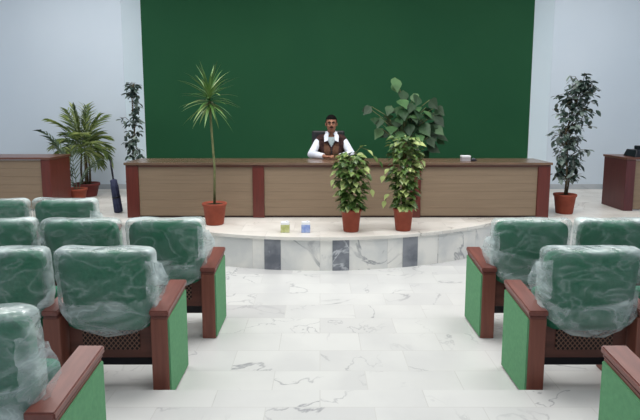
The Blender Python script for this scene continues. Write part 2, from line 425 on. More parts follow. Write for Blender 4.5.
def cover_mesh(seed, s=1, aisle=0):
    R = random.Random(seed)
    b = bmesh.new(); nu, nv = 72, 34
    off = Vector((seed * 7.3, seed * 3.1, seed * 5.7))
    lay = b.verts.layers.float.new('film')
    hang = [R.uniform(-0.03, 0.03), R.uniform(-0.02, 0.05), R.uniform(-0.02, 0.05)]
    rows = []
    flap = 0.60 + R.uniform(-0.03, 0.04)
    for j in range(nv + 1):
        v = j / nv
        ring = []
        for i in range(nu):
            a = 2 * PI * i / nu
            ca, sa = math.cos(a), math.sin(a)
            hx = 0.306; hy = 0.088
            X = math.copysign(abs(ca) ** 0.42, ca); Y = math.copysign(abs(sa) ** 0.55, sa)
            hem = 0.395 + 0.15 * abs(X) ** 2.4 + hang[0] * X + (0.06 if Y > 0 else 0.0)
            top = 0.962
            z = hem + (top - hem) * min(1.0, v * 1.08)
            k = 1.0
            if v > 0.80:
                t = (v - 0.80) / 0.20
                k = math.sqrt(max(0.0, 1 - t ** 2.6))
                z = hem + (top - hem) * (0.864 + 0.136 * math.sin(t * PI / 2))
            kx = 1.0 - 0.16 * (1 - k) if k > 0.05 else 0.84
            if v > 0.80:
                kx = 1.0 - 0.22 * t ** 2.2
            puff = 1.0 + 0.25 * math.exp(-((z - 0.50) / 0.08) ** 2)
            tuck = 1.0 - 0.35 * max(0, 1 - v / 0.06)
            p = Vector((X * hx * kx, Y * hy * max(k, 0.06) * puff * tuck, z))
            f1 = noise.noise(Vector((p.x * 5, p.y * 5, p.z * 6)) + off)
            f2 = noise.noise(Vector((p.x * 14, p.y * 14, p.z * 20)) + off * 2)
            low = 1.0 if z < flap else 0.45
            rad = Vector((X * 0.45, Y, 0.0))
            p += rad * (0.013 * f1 + 0.015 * f2 * low)
            p.z += 0.012 * f1 + (0.026 * f2 if v < 0.1 else 0.0)
            p.x = max(-0.322, min(0.322, p.x))
            # lean back with the cushion, wrap slightly
            p.y += 0.055 + 0.03 * (p.x / 0.29) ** 2 - (p.z - 0.685) * math.tan(math.radians(6))
            vt = b.verts.new(p)
            line = flap + 0.03 * math.sin(p.x * 9 + seed) + 0.10 * (p.x / 0.3) ** 4 + 0.02 * f1
            film = 0.09
            if z < line: film = 0.36
            if abs(z - line) < 0.018: film = 0.52
            film += 0.40 * max(0, abs(X) - 0.93) / 0.07
            if z > 0.92: film += 0.45 * (z - 0.92) / 0.04  # bright top edge painted as whiter film
            if v < 0.05: film += 0.15
            vt[lay] = max(0.0, min(0.85, film))
            ring.append(vt)
        rows.append(ring)
    for r0, r1 in zip(rows, rows[1:]):
        for k in range(nu): b.faces.new((r0[k], r0[(k + 1) % nu], r1[(k + 1) % nu], r1[k]))
    b.faces.new(rows[-1])
    # a loose wing of film at one shoulder
    sx = s if aisle else R.choice((-1, 1)); n = 8
    ext = 0.115 if aisle else 0.055; wz = R.uniform(0.62, 0.70)
    g = []
    for i in range(n + 1):
        row = []
        for j in range(n + 1):
            u, w = i / n, j / n
            p = Vector((sx * (0.265 + ext * u * (1 - 0.9 * abs(w - 0.55))), -0.012 + 0.10 * u + 0.03 * noise.noise(Vector((u * 4, w * 5, seed))), wz + 0.24 * w - 0.05 * u + 0.02 * noise.noise(Vector((u * 3, w * 7, seed + 4.0)))))
            vt = b.verts.new(p); vt[lay] = 0.3 + 0.25 * u; row.append(vt)
        g.append(row)
    for i in range(n):
        for j in range(n): b.faces.new((g[i][j], g[i + 1][j], g[i + 1][j + 1], g[i][j + 1]))
    return b

def mesh_of(key, builder, mat, smooth=True):
    if key not in _cache:
        b = builder(); me = bpy.data.meshes.new(key[0] if isinstance(key, tuple) else key)
        b.normal_update(); b.to_mesh(me); b.free(); me.materials.append(mat)
        if smooth:
            for p in me.polygons: p.use_smooth = True
        _cache[key] = me
    return _cache[key]

def one(fn):
    b = bmesh.new(); fn(b); return b

ARM_T, ARM_D = 0.105, 0.43
def arm_top(b, x, w, y0=-0.012, y1=ARM_D + 0.012):
    """sloping armrest: a thick slab over a thin moulding"""
    for (dz, th, gw, inset) in ((0.036, 0.034, w, 0.0), (0.009, 0.018, w - 0.014, 0.006)):
        t = bmesh.new(); bmesh.ops.create_cube(t, size=1)
        for v in t.verts:
            yy = (y0 + inset) if v.co.y < 0 else (y1 - inset)
            zt = 0.525 + 0.05 * (yy / ARM_D)
            v.co = Vector((x + v.co.x * gw, yy, zt + dz + v.co.z * th))
        bmesh.ops.bevel(t, geom=t.edges[:], offset=0.006, segments=2, affect='EDGES')
        merge(b, t)
def arm_body(b, x, w, z0=0.0):
    t = bmesh.new(); bmesh.ops.create_cube(t, size=1)
    for v in t.verts:
        yy = 0.0 if v.co.y < 0 else ARM_D
        v.co = Vector((x + v.co.x * w, yy, z0 if v.co.z < 0 else 0.525 + 0.05 * yy / ARM_D))
    bmesh.ops.bevel(t, geom=t.edges[:], offset=0.004, segments=1, affect='EDGES')
    merge(b, t)
def pad_body(b, x, w):
    t = bmesh.new(); bmesh.ops.create_cube(t, size=1)
    for v in t.verts:
        yy = 0.006 if v.co.y < 0 else ARM_D - 0.006
        v.co = Vector((x + v.co.x * w, yy, 0.012 if v.co.z < 0 else 0.515 + 0.05 * yy / ARM_D))
    bmesh.ops.bevel(t, geom=t.edges[:], offset=0.004, segments=2, affect='EDGES')
    merge(b, t)

def seat_mesh():
    # tip-up cushion folded against the backrest
    b = bmesh.new()
    box(b, (0, 0, 0), (0.50, 0.12, 0.30), 0.045, 4)
    b.transform(Matrix.Translation((0, 0.28, 0.478)) @ Matrix.Rotation(math.radians(-12), 4, 'X'))
    return b

GRP = 'plastic-wrapped auditorium chairs'
def chair(x, y, z, s, aisle, seed, label):
    """s=+1: the aisle lies to the right of the chair, -1: to the left"""
    t = empty('auditorium_chair', (x, y, z), label, 'chair', GRP)
    link('backrest', mesh_of('backrest', backrest_mesh, M['green_fabric']), t)
    c = link('plastic_cover', mesh_of(('plastic_cover', seed), lambda: cover_mesh(seed, s, aisle), M['film']), t)
    c['label'] = 'crumpled clear plastic film over the backrest'
    link('seat', mesh_of('seat', seat_mesh, M['green_fabric']), t)
    bp = link('back_panel', mesh_of('back_panel', lambda: one(lambda b: box(b, (0, 0.10, 0.375), (0.54, 0.025, 0.29), 0.008)), M['dark_wood'], False), t)
    link('grille', mesh_of('grille', lambda: one(lambda b: box(b, (0, 0.085, 0.372), (0.36, 0.012, 0.17), 0.004)), M['grille'], False), bp)
    link('base_rail', mesh_of('base_rail', lambda: one(lambda b: (box(b, (0, 0.21, 0.175), (0.545, 0.07, 0.075), 0.006), box(b, (0.19, 0.19, 0.24), (0.05, 0.05, 0.09), 0.005), box(b, (-0.19, 0.19, 0.24), (0.05, 0.05, 0.09), 0.005))), M['black_metal'], False), t)
    xo = -s * PITCH / 2
    w = ARM_T - 0.002
    p = link('arm_post', mesh_of(('arm_post', s), lambda: one(lambda b: arm_body(b, xo, w)), M['chair_wood'], False), t)
    link('armrest', mesh_of(('armrest', s), lambda: one(lambda b: arm_top(b, xo, 0.1)), M['arm_wood'], False), t)
    if aisle:
        xa = s * PITCH / 2
        e = link('end_panel', mesh_of(('end_panel', s), lambda: one(lambda b: arm_body(b, xa, w)), M['chair_wood'], False), t)
        e['label'] = 'brown wooden end panel facing the aisle'
        link('side_pad', mesh_of(('side_pad', s), lambda: one(lambda b: pad_body(b, xa + s * (w / 2 + 0.004), 0.014)), M['pad_green'], False), e)
        link('armrest', mesh_of(('armrest_aisle', s), lambda: one(lambda b: arm_top(b, xa + s * 0.004, 0.118)), M['arm_wood'], False), t)

hw = PITCH / 2 + ARM_T / 2
YA, YB, YD, YC = 3.05, 3.93, 4.87, 1.80
rows = [
    # left block
    (-0.935 - hw, YA, 0, 1, [(1, 1, 'green plastic-wrapped aisle chair on the left with its black grille in full view'),
                             (0, 2, 'green plastic-wrapped chair cut by the left edge, beside the left chair with the grille')]),
    (-0.825 - hw, YB, 0, 1, [(1, 3, 'plastic-wrapped green aisle chair on the left closest to the terracotta pot of the thin-trunked plant'),
                             (0, 4, 'green plastic-wrapped chair second from the left aisle, just before the dark umbrella'),
                             (0, 5, 'green plastic-wrapped chair at the left edge, third from the aisle in the second row')]),
    (-0.985 - hw, YC, STEP, 1, [(1, 6, 'nearest green chair on the left, its wide brown armrest in the bottom corner')]),
    # right block
    (1.285 + hw, YA, 0, -1, [(1, 7, 'plastic-wrapped green aisle chair on the right with its black grille in view'),
                            (0, 8, 'green chair just showing at the right edge beside the aisle chair with the grille')]),
    (1.27 + hw, YB, 0, -1, [(1, 9, 'plastic-wrapped green aisle chair on the right closest to the curved stage front'),
                             (0, 10, 'plastic-wrapped green chair second from the aisle on the right, in front of the ficus pot')]),
    (1.28 + hw, YC, STEP, -1, [(1, 11, 'nearest chair on the right, its green end panel and brown armrest in the corner')]),
]
for x, y, z, s, cs in rows:
    for k, (ais, seed, lab) in enumerate(cs):
        chair(x - s * k * PITCH, y, z, s, ais, seed, lab)
chair(-2.45, YD, 0, 1, 1, 12, 'plastic-wrapped green front-row chair, its top below the dark red palm pot')
chair(-2.45 - PITCH, YD, 0, 1, 0, 13, 'plastic-wrapped green front-row chair at the left picture edge, below the left desk')

# ------------------------------------------------------------------ long table on the stage
TY, TD, TH = 6.76, 0.62, 0.735
T0, T1 = -2.545, 3.02
t = empty('conference_table', ((T0 + T1) / 2, TY, ST), 'long mahogany conference table with beige board front across the stage', 'table')
cx = (T0 + T1) / 2
b = bmesh.new(); box(b, (0, TD / 2 - 0.01, TH - 0.016), (T1 - T0 + 0.03, TD + 0.03, 0.032), 0.005); finish(b, 'tabletop', M['mahogany_top'], t)
b = bmesh.new(); box(b, (0, 0.02, TH - 0.047), (T1 - T0, 0.03, 0.03), 0.003); finish(b, 'top_rail', M['mahogany_x'], t)
b = bmesh.new(); box(b, (0, 0.04, 0.013), (T1 - T0 - 0.02, 0.03, 0.024)); finish(b, 'shadow_strip', M['dark_line'], t)  # dark strip drawn as the shadow line at the table foot
posts = [(-2.545, -2.385), (-0.885, -0.735), (1.19, 1.325), (2.86, 3.02)]
for i, (a, c) in enumerate(posts):
    b = bmesh.new(); dep = TD if i in (0, 3) else 0.05
    box(b, ((a + c) / 2 - cx, dep / 2, (TH - 0.034) / 2), (c - a, dep, TH - 0.036), 0.004); finish(b, 'post', M['mahogany'], t)
for (a, c), (a2, c2) in zip(posts, posts[1:]):
    b = bmesh.new()
    n = 6; h = (TH - 0.062 - 0.026) / n
    for k in range(n):
        box(b, ((c + a2) / 2 - cx, 0.032, 0.026 + h * (k + 0.5)), (a2 - c - 0.002, 0.02, h - 0.001), 0.0015, 1)
    o = finish(b, 'front_panel', M['beige'], t); o['label'] = 'beige horizontal boards'

def side_desk(name, x0, x1, y, inner, label, side_mat):
    c = (x0 + x1) / 2; w = x1 - x0; d = 0.58; h = 0.76
    t = empty(name, (c, y, ST), label, 'desk')
    b = bmesh.new(); box(b, (0, d / 2, h - 0.016), (w + 0.03, d + 0.03, 0.032), 0.005); finish(b, 'desktop', M['mahogany_x'], t)
    for s in (-1, 1):
        b = bmesh.new(); wp = 0.10 if s == -inner else 0.13
        box(b, (s * (w / 2 - wp / 2), d / 2, (h - 0.034) / 2), (wp, d, h - 0.036), 0.004); finish(b, 'side_panel', side_mat, t)
    b = bmesh.new()
    n = 6; hh = (h - 0.04 - 0.02) / n
    for k in range(n):
        box(b, (0, 0.03, 0.02 + hh * (k + 0.5)), (w - 0.27, 0.02, hh - 0.001), 0.0015, 1)
    o = finish(b, 'front_panel', M['beige'], t); o['label'] = 'beige horizontal boards'
    return t
side_desk('side_desk', -6.0, -3.78, 7.24, 1, 'mahogany desk with beige front at the left edge, beside the palm', M['mahogany'])
side_desk('side_desk', 4.29, 6.45, 7.24, -1, 'dark mahogany desk at the right edge with a black device on it', M['dark_mahogany'])

# ------------------------------------------------------------------ plants
def pot(parent, r, h, mat, rim=0.03, label=None):
    b = bmesh.new()
    lathe(b, [(r * 0.70, 0), (r * 0.74, 0.01), (r * 0.93, h - rim - 0.004), (r * 1.0, h - rim), (r * 1.02, h - 0.006), (r * 1.0, h), (r * 0.9, h), (r * 0.87, h - 0.025)])
    p = finish(b, 'pot', mat, parent, True)
    if label: p['label'] = label
    b = bmesh.new(); lathe(b, [(r * 0.86, h - 0.034), (r * 0.86, h - 0.024), (r * 0.4, h - 0.012)], 20); finish(b, 'soil', M['soil'], p, True)
    return p

def dracaena():
    R = random.Random(3)
    t = empty('potted_dracaena', (-1.313, 6.38, ST), 'tall thin-trunked dracaena with a spiky crown in a terracotta pot before the table', 'plant', 'potted plants')
    pot(t, 0.15, 0.27, M['terracotta'])
    top = Vector((-0.03, 0, 1.52))
    b = bmesh.new(); tube(b, [(0, 0, 0.24), (0.012, 0, 0.7), (-0.01, 0, 1.1), top], [0.017, 0.014, 0.013, 0.016], 8); finish(b, 'trunk', M['stem'], t, True)
    b = bmesh.new()
    for i in range(58):
        a = 2 * PI * i * 0.618; k = i / 57
        el = 1.35 - 1.85 * k + R.uniform(-0.12, 0.12)
        d = Vector((math.cos(a) * math.cos(el), math.sin(a) * math.cos(el), math.sin(el)))
        L = R.uniform(0.34, 0.46)
        leaf(b, top + Vector((0, 0, 0.10 - 0.16 * k)), d, d.cross(Vector((0, 0, 1))), L, 0.034, 0.55 + 0.5 * R.random(), BLADE, 0.35)
    finish(b, 'foliage', M['leaf_drac'], t)
dracaena()

def pothos(x, y, h, r, seed, label, sprig):
    R = random.Random(seed)
    t = empty('potted_pothos', (x, y, ST), label, 'plant', 'potted plants')
    pot(t, 0.122, 0.27, M['terracotta'])
    b = bmesh.new(); tube(b, [(0, 0, 0.24), (0, 0, h - 0.1)], 0.024, 8); finish(b, 'moss_pole', M['moss'], t, True)
    b = bmesh.new()
    n = int(420 * h)
    for i in range(n):
        z = 0.27 + (h - 0.30) * (i / n) ** 0.95
        a = R.uniform(0, 2 * PI)
        rr = r * (0.55 + 0.45 * math.sin(PI * min(1, 0.25 + 0.75 * (1 - i / n)))) * R.uniform(0.2, 0.85)
        d = Vector((math.cos(a), math.sin(a), R.uniform(-0.5, 0.35)))
        L = R.uniform(0.075, 0.12)
        leaf(b, (math.cos(a) * rr, math.sin(a) * rr, z), d, d.cross(Vector((0, 0, 1))) + rdir(R=R) * 0.5, L, L * 0.72, 0.8, HEART, 0.2)
    for i in range(16):                          # a few leaves lapping over the rim
        a = R.uniform(0, 2 * PI); d = Vector((math.cos(a), math.sin(a), -0.2))
        leaf(b, (math.cos(a) * 0.10, math.sin(a) * 0.10, 0.30), d, d.cross(Vector((0, 0, 1))), 0.10, 0.075, 0.9, HEART, 0.2)
    f = finish(b, 'foliage', M['leaf_pothos'], t)
    if sprig:
        for pts in sprig:
            bs = bmesh.new(); bl = bmesh.new()
            tube(bs, pts, 0.004, 5)
            for k, p in enumerate(pts[1:]):
                d = (Vector(p) - Vector(pts[k])).normalized() + Vector((0, -0.4, -0.3))
                leaf(bl, p, d, d.cross(Vector((0, 0, 1))), 0.10, 0.075, 0.6, HEART, 0.2)
            sp = finish(bs, 'trailing_stem', M['stem'], t); finish(bl, 'stem_leaves', M['leaf_pothos'], sp)
pothos(0.365, 5.995, 0.95, 0.21, 11, 'shorter of the two potted pothos on the stage, nearer the seated man',
       [[(0.03, 0, 0.9), (0.10, -0.03, 0.99), (0.18, -0.05, 0.96), (0.25, -0.06, 0.89), (0.31, -0.06, 0.83)], [(-0.02, 0, 0.86), (-0.10, -0.02, 0.74), (-0.20, -0.03, 0.62)], [(0.05, 0, 0.72), (0.17, -0.02, 0.66), (0.23, -0.02, 0.5)]])
pothos(0.985, 6.047, 1.14, 0.20, 12, 'taller of the two potted pothos on the stage, under the large-leaved plant',
       [[(-0.05, 0, 0.8), (-0.18, -0.03, 0.74), (-0.24, -0.05, 0.66)], [(0.05, 0, 0.9), (0.15, -0.03, 0.92), (0.20, -0.03, 0.84)], [(-0.05, 0, 0.5), (-0.18, -0.03, 0.44), (-0.22, -0.03, 0.36)]])

def big_leaf():
    R = random.Random(21)
    t = empty('potted_philodendron', (1.33, 8.25, ST), 'dark large-leaved plant rising behind the table against the green wall', 'plant', 'potted plants')
    pot(t, 0.2, 0.32, M['terracotta'])
    bs = bmesh.new(); bl = bmesh.new()
    tube(bs, [(0, 0, 0.28), (0.03, 0, 0.8), (-0.02, 0, 1.3)], [0.03, 0.026, 0.02], 8)
    tips = [(-0.18, 0, 1.93), (-0.02, 0.05, 1.70), (-0.50, 0, 1.47), (-0.42, -0.05, 1.30), (-0.22, -0.1, 1.50), (-0.12, -0.15, 1.60), (0.20, -0.05, 1.62),
            (0.36, 0, 1.58), (-0.10, -0.2, 1.36), (0.12, -0.2, 1.45), (0.30, -0.12, 1.40), (0.46, 0, 1.34), (-0.36, 0.05, 1.12), (-0.20, -0.2, 1.16), (0.05, -0.25, 1.22),
            (0.24, -0.2, 1.20), (0.42, -0.1, 1.16), (0.15, -0.2, 1.02), (0.34, -0.12, 0.98), (0.50, 0, 1.00), (-0.08, -0.2, 1.0), (0.2, 0.1, 1.3), (-0.2, 0.15, 1.3), (0.3, 0.12, 1.1), (0.05, -0.1, 1.5), (0.1, 0.0, 0.9), (0.4, 0.05, 0.86)] + [(R.uniform(-0.22, 0.46), R.uniform(-0.22, 0.1), R.uniform(0.85, 1.55)) for _ in range(16)]
    for p in tips:
        p = Vector(p) + rdir(R=R) * 0.03
        s = Vector((p.x * 0.2, p.y * 0.2, max(0.5, p.z - 0.35)))
        tube(bs, [s, s.lerp(p, 0.5) + Vector((0, 0, 0.05)), p], 0.006, 5)
        d = Vector((p.x * 1.2 + R.uniform(-.4, .4), -0.35 + p.y, -0.35 + R.uniform(-.25, .25)))
        L = R.uniform(0.2, 0.29)
        sd = d.cross(Vector((0, -0.8, 0.8))) + rdir(R=R) * 0.35
        leaf(bl, p, d, sd, L, L * 0.72, 0.5, HEART, 0.12)
        q = p + Vector((R.uniform(-.12, .12), R.uniform(0, .15), R.uniform(-.16, .04))); L *= 0.8
        tube(bs, [s, q], 0.005, 5)
        leaf(bl, q, d + rdir(R=R) * 0.5, sd + rdir(R=R) * 0.4, L, L * 0.72, 0.5, HEART, 0.12)
    finish(bs, 'stem', M['stem'], t, True); finish(bl, 'foliage', M['leaf_big'], t)
big_leaf()

def ficus(loc, r, label, spine, spread, n, seed, dark_pot=False):
    R = random.Random(seed)
    t = empty('potted_ficus', loc, label, 'plant', 'potted plants')
    pot(t, r, 0.27, M['terracotta'])
    spine = [Vector(p) for p in spine]
    b = bmesh.new(); tube(b, [(0, 0, 0.24)] + spine, [0.018] + [0.014 - 0.008 * i / len(spine) for i in range(len(spine))], 7)
    tube(b, [(0.03, 0.02, 0.24), spine[0] + Vector((0.05, 0.03, 0)), spine[1] + Vector((0.02, 0.05, -0.1))], [0.012, 0.01, 0.006], 6)
    bl = bmesh.new()
    nb = n // 7
    for i in range(nb):
        k = i / max(1, nb - 1) * (len(spine) - 1); q = min(int(k), len(spine) - 2); f = k - q
        c = spine[q].lerp(spine[q + 1], f); w = spread[q] * (1 - f) + spread[q + 1] * f
        a = R.uniform(0, 2 * PI); ln = w * R.uniform(0.35, 1.0)
        tip = c + Vector((math.cos(a) * ln, math.sin(a) * ln * 0.8, 0.10 * R.uniform(-0.6, 1)))
        tube(b, [c - Vector((0, 0, 0.05)), c.lerp(tip, 0.6) + Vector((0, 0, 0.03)), tip], [0.005, 0.004, 0.002], 5)
        for j in range(7):
            p = c.lerp(tip, R.uniform(0.25, 1.05)) + rdir(R=R) * 0.03
            d = Vector((math.cos(a), math.sin(a), 0)) * 0.5 + rdir(-0.9, 0.3, R)
            L = R.uniform(0.08, 0.12)
            leaf(bl, p, d, d.cross(Vector((0, 0, 1))) + rdir(R=R) * 0.6, L, L * 0.5, 0.6, OVAL, 0.2)
    finish(b, 'trunk', M['bark'], t, True); finish(bl, 'foliage', M['leaf_ficus'], t)
ficus((3.383, 7.094, ST), 0.15, 'leafy ficus in a terracotta pot between the long table and the dark desk',
      [(0.01, 0, 0.45), (0.0, 0, 0.8), (-0.04, 0, 1.1), (0.04, 0, 1.4), (0.12, 0, 1.66), (0.14, 0, 1.80)], [0.26, 0.36, 0.36, 0.30, 0.27, 0.22], 720, 5)
ficus((-3.04, 8.5, ST), 0.15, 'sparse ficus standing behind the left end of the long table', 
      [(0.0, 0, 0.5), (-0.02, 0, 0.8), (0.02, 0, 1.1), (0.0, 0, 1.4), (0.0, 0, 1.7), (0.04, 0, 1.85)], [0.12, 0.2, 0.22, 0.22, 0.18, 0.12], 300, 6)

def frond(bm, base, az, el, L, droop, nl, ll, w=0.02, R=random):
    p = Vector(base); d = Vector((math.cos(az) * math.cos(el), math.sin(az) * math.cos(el), math.sin(el)))
    pts = [p.copy()]; dirs = [d.copy()]
    for i in range(nl):
        d = (d + Vector((0, 0, -droop / nl))).normalized(); p = p + d * (L / nl); pts.append(p.copy()); dirs.append(d.copy())
    tube(bm, pts, [0.007 - 0.005 * i / nl for i in range(nl + 1)], 5)
    for i in range(int(nl * 0.25), nl + 1):
        k = i / nl; sd = dirs[i].cross(Vector((0, 0, 1)))
        sd = sd.normalized() if sd.length > 1e-4 else Vector((1, 0, 0))
        for s in (-1, 1):
            dd = dirs[i] * 0.9 + sd * s * 0.75 + Vector((0, 0, R.uniform(-0.1, 0.25)))
            leaf(bm, pts[i], dd, dirs[i].cross(dd), ll * (0.55 + 0.7 * math.sin(PI * min(1, 0.15 + k * 0.8))), w, 0.7, BLADE, 0.3)

def palm():
    R = random.Random(9)
    t = empty('potted_palm', (-3.88, 8.56, ST), 'bushy yellow-green palm in a dark red pot beside the left desk', 'plant', 'potted plants')
    pot(t, 0.21, 0.22, M['dark_pot'], 0.04)
    b = bmesh.new()
    for i in range(4):
        a = i * 1.7; tube(b, [(math.cos(a) * 0.06, math.sin(a) * 0.06, 0.18), (math.cos(a) * 0.07, math.sin(a) * 0.07, 0.45), (math.cos(a) * 0.05, math.sin(a) * 0.05, 0.72)], [0.02, 0.016, 0.012], 7)
    finish(b, 'trunk', M['bark'], t, True)
    b = bmesh.new()
    for i in range(32):
        az = 2 * PI * i * 0.618; k = i / 31
        el = 1.52 - 1.15 * k
        frond(b, (math.cos(az) * 0.04 - 0.02, math.sin(az) * 0.04, 0.74 + 0.12 * (1 - k)), az, el, R.uniform(0.46, 0.60) * (1.1 if k < .3 else 0.80), 0.7 + 1.8 * k, 11, 0.23, 0.028, R)
    finish(b, 'foliage', M['leaf_palm'], t)
palm()
def palm_small():
    R = random.Random(10)
    t = empty('potted_palm', (-3.80, 8.03, ST), 'small dark palm with a long arching frond, in a terracotta pot behind the left desk', 'plant', 'potted plants')
    pot(t, 0.16, 0.21, M['terracotta'], 0.035)
    b = bmesh.new()
    frond(b, (-0.02, 0, 0.15), PI * 1.0, 1.44, 1.10, 2.0, 18, 0.20, 0.026, R)
    frond(b, (0.0, 0.02, 0.15), PI * 0.9, 1.5, 0.95, 1.3, 14, 0.17, 0.024, R)
    frond(b, (0.02, 0, 0.15), PI * 0.25, 1.3, 0.62, 1.4, 10, 0.14, 0.02, R)
    frond(b, (0.0, -0.02, 0.15), -PI * 0.6, 1.3, 0.50, 1.4, 10, 0.13, 0.02, R)
    finish(b, 'foliage', M['leaf_palm_dark'], t)
palm_small()

# ------------------------------------------------------------------ small things
t = empty('closed_umbrella', (-2.80, 7.12, ST), 'dark navy closed umbrella standing between the left palm and the long table', 'umbrella')
rot = Matrix.Rotation(math.radians(-6.5), 4, 'Y')
b = bmesh.new(); tube(b, [(0, 0, 0.0), (0, 0, 0.40)], 0.006, 8); tube(b, [(0, 0, 0.42), (0, 0, 0.60), (0, 0, 0.74)], [0.012, 0.014, 0.012], 8); b.transform(rot); finish(b, 'shaft', M['black_plastic'], t, True)
b = bmesh.new(); seg = 32; rr = []
for z, r in ((0.0, 0.02), (0.01, 0.05), (0.10, 0.054), (0.20, 0.052), (0.215, 0.046), (0.23, 0.05), (0.36, 0.046), (0.46, 0.040), (0.475, 0.012)):
    rr.append([b.verts.new((r * (1 + 0.16 * math.sin(8 * 2 * PI * k / seg + z * 9)) * math.cos(2 * PI * k / seg), r * (1 + 0.16 * math.sin(8 * 2 * PI * k / seg + z * 9)) * math.sin(2 * PI * k / seg), z)) for k in range(seg)])
for r0, r1 in zip(rr, rr[1:]):
    for k in range(seg): b.faces.new((r0[k], r0[(k + 1) % seg], r1[(k + 1) % seg], r1[k]))
b.faces.new(rr[0][::-1]); b.faces.new(rr[-1]); b.transform(rot); cn = finish(b, 'canopy', M['navy'], t, True)
b = bmesh.new(); lathe(b, [(0.053, 0.205), (0.057, 0.21), (0.057, 0.228), (0.053, 0.233)], 24); b.transform(rot); finish(b, 'strap', M['black_plastic'], cn, True)

def carton(x, y, mat, label):
    t = empty('drink_carton', (x, y, ST), label, 'carton', 'small cartons on the stage edge')
    b = bmesh.new(); box(b, (0, 0, 0.063), (0.098, 0.07, 0.126), 0.004); finish(b, 'body', M['white_paper'], t)
    b = bmesh.new(); box(b, (0, 0, 0.05), (0.101, 0.073, 0.094), 0.004); finish(b, 'printed_band', mat, t)
    b = bmesh.new(); lathe(b, [(0.014, 0.126), (0.014, 0.136), (0.011, 0.139)], 16, (0.02, 0, 0)); finish(b, 'cap', M['white_paper'], t, True)
carton(-0.405, 5.93, M['yellow_print'], 'small carton with a yellow-green band on the stage edge')
carton(-0.165, 5.93, M['blue_print'], 'small carton with a pale blue band on the stage edge')

TT = ST + TH
t = empty('tissue_box', (1.95, 6.95, TT), 'small white-topped box on the table right of the pothos', 'box')
b = bmesh.new(); box(b, (0, 0, 0.028), (0.115, 0.10, 0.056), 0.004); finish(b, 'body', M['grey_card'], t)
b = bmesh.new(); box(b, (0, 0, 0.066), (0.118, 0.104, 0.022), 0.004); finish(b, 'lid', M['white_paper'], t)
t = empty('table_device', (2.06, 6.96, TT), 'small dark device beside the white-topped box on the table', 'device')
b = bmesh.new(); box(b, (0, 0, 0.014), (0.075, 0.08, 0.028), 0.006); finish(b, 'body', M['black_plastic'], t)
b = bmesh.new(); lathe(b, [(0.02, 0.028), (0.018, 0.036), (0.01, 0.04)], 16); finish(b, 'knob', M['grey_plastic'], t, True)

t = empty('desk_console', (4.66, 7.42, ST + 0.76), 'black low stepped device lying on the right desk', 'device')
b = bmesh.new()
def tp(co):
    if co.z > 0: co.x *= 0.86; co.y *= 0.8
box(b, (-0.02, 0, 0.05), (0.44, 0.30, 0.10), 0.008, taper=tp); finish(b, 'body', M['black_plastic'], t)
b = bmesh.new(); box(b, (0.02, 0.02, 0.125), (0.27, 0.17, 0.055), 0.012); finish(b, 'handset', M['black_plastic'], t)
b = bmesh.new(); box(b, (0, -0.135, 0.05), (0.28, 0.012, 0.045), 0.004, rot=Matrix.Rotation(math.radians(-18), 4, 'X')); finish(b, 'face_plate', M['grey_plastic'], t)

# ------------------------------------------------------------------ the man at the table
def fuse(bm, name, mat, parent, voxel, smooth_it=4):
    me = bpy.data.meshes.new(name); bm.to_mesh(me); bm.free()
    o = bpy.data.objects.new('tmp_fuse', me); COL.objects.link(o)
    r = o.modifiers.new('r', 'REMESH'); r.mode = 'VOXEL'; r.voxel_size = voxel
    s = o.modifiers.new('s', 'SMOOTH'); s.factor = 0.5; s.iterations = smooth_it
    dg = bpy.context.evaluated_depsgraph_get(); dg.update()
    m2 = bpy.data.meshes.new_from_object(o.evaluated_get(dg)); m2.name = name
    bpy.data.objects.remove(o)
    m2.materials.clear(); m2.materials.append(mat)
    for p in m2.polygons: p.use_smooth = True
    return link(name, m2, parent)

PX, PY = 0.165, 7.66
man = empty('person', (PX, PY, ST), 'man in white shirt and dark brown vest seated behind the table, hands together', 'person')
HC = Vector((0, -0.035, 1.212))      # middle of the head
def arm_chain(s):
    return [Vector((s * 0.150, 0.01, 1.000)), Vector((s * 0.198, -0.01, 0.945)), Vector((s * 0.250, -0.09, 0.85)), Vector((s * 0.295, -0.20, 0.785)), Vector((s * 0.20, -0.31, 0.782)), Vector((s * 0.095, -0.395, 0.772))]
def finger(b, pts, r):
    tube(b, pts, [r, r * 0.95, r * 0.9, r * 0.75][:len(pts)], 8)
    for p in pts: ball(b, p, r * 0.95, 8, 6)
    
b = bmesh.new()
# head: cranium, face, jaw, nose, brow ridge, ears, neck
ball(b, HC + Vector((0, 0.015, 0.035)), (0.078, 0.098, 0.095), 20, 14)
ball(b, HC + Vector((0, -0.022, -0.03)), (0.066, 0.075, 0.085), 20, 14)
ball(b, HC + Vector((0, -0.045, -0.085)), (0.042, 0.043, 0.032), 16, 10)
tube(b, [HC + Vector((0, -0.092, 0.022)), HC + Vector((0, -0.108, -0.01)), HC + Vector((0, -0.116, -0.026))], [0.009, 0.012, 0.014], 8)
ball(b, HC + Vector((0.014, -0.10, -0.028)), 0.009, 8, 6); ball(b, HC + Vector((-0.014, -0.10, -0.028)), 0.009, 8, 6)
ball(b, HC + Vector((0, -0.072, 0.036)), (0.056, 0.024, 0.011), 12, 8)
ball(b, HC + Vector((0, -0.093, -0.056)), (0.024, 0.011, 0.010), 10, 8)
for s in (-1, 1):
    ball(b, HC + Vector((s * 0.080, 0.012, 0.0)), (0.011, 0.021, 0.032), 10, 8)
    ball(b, HC + Vector((s * 0.042, -0.062, -0.018)), (0.024, 0.022, 0.02), 10, 8)
tube(b, [HC + Vector((0, 0.02, -0.06)), (0, 0.005, 1.07), (0, 0.01, 0.99)], [0.055, 0.054, 0.066], 16)
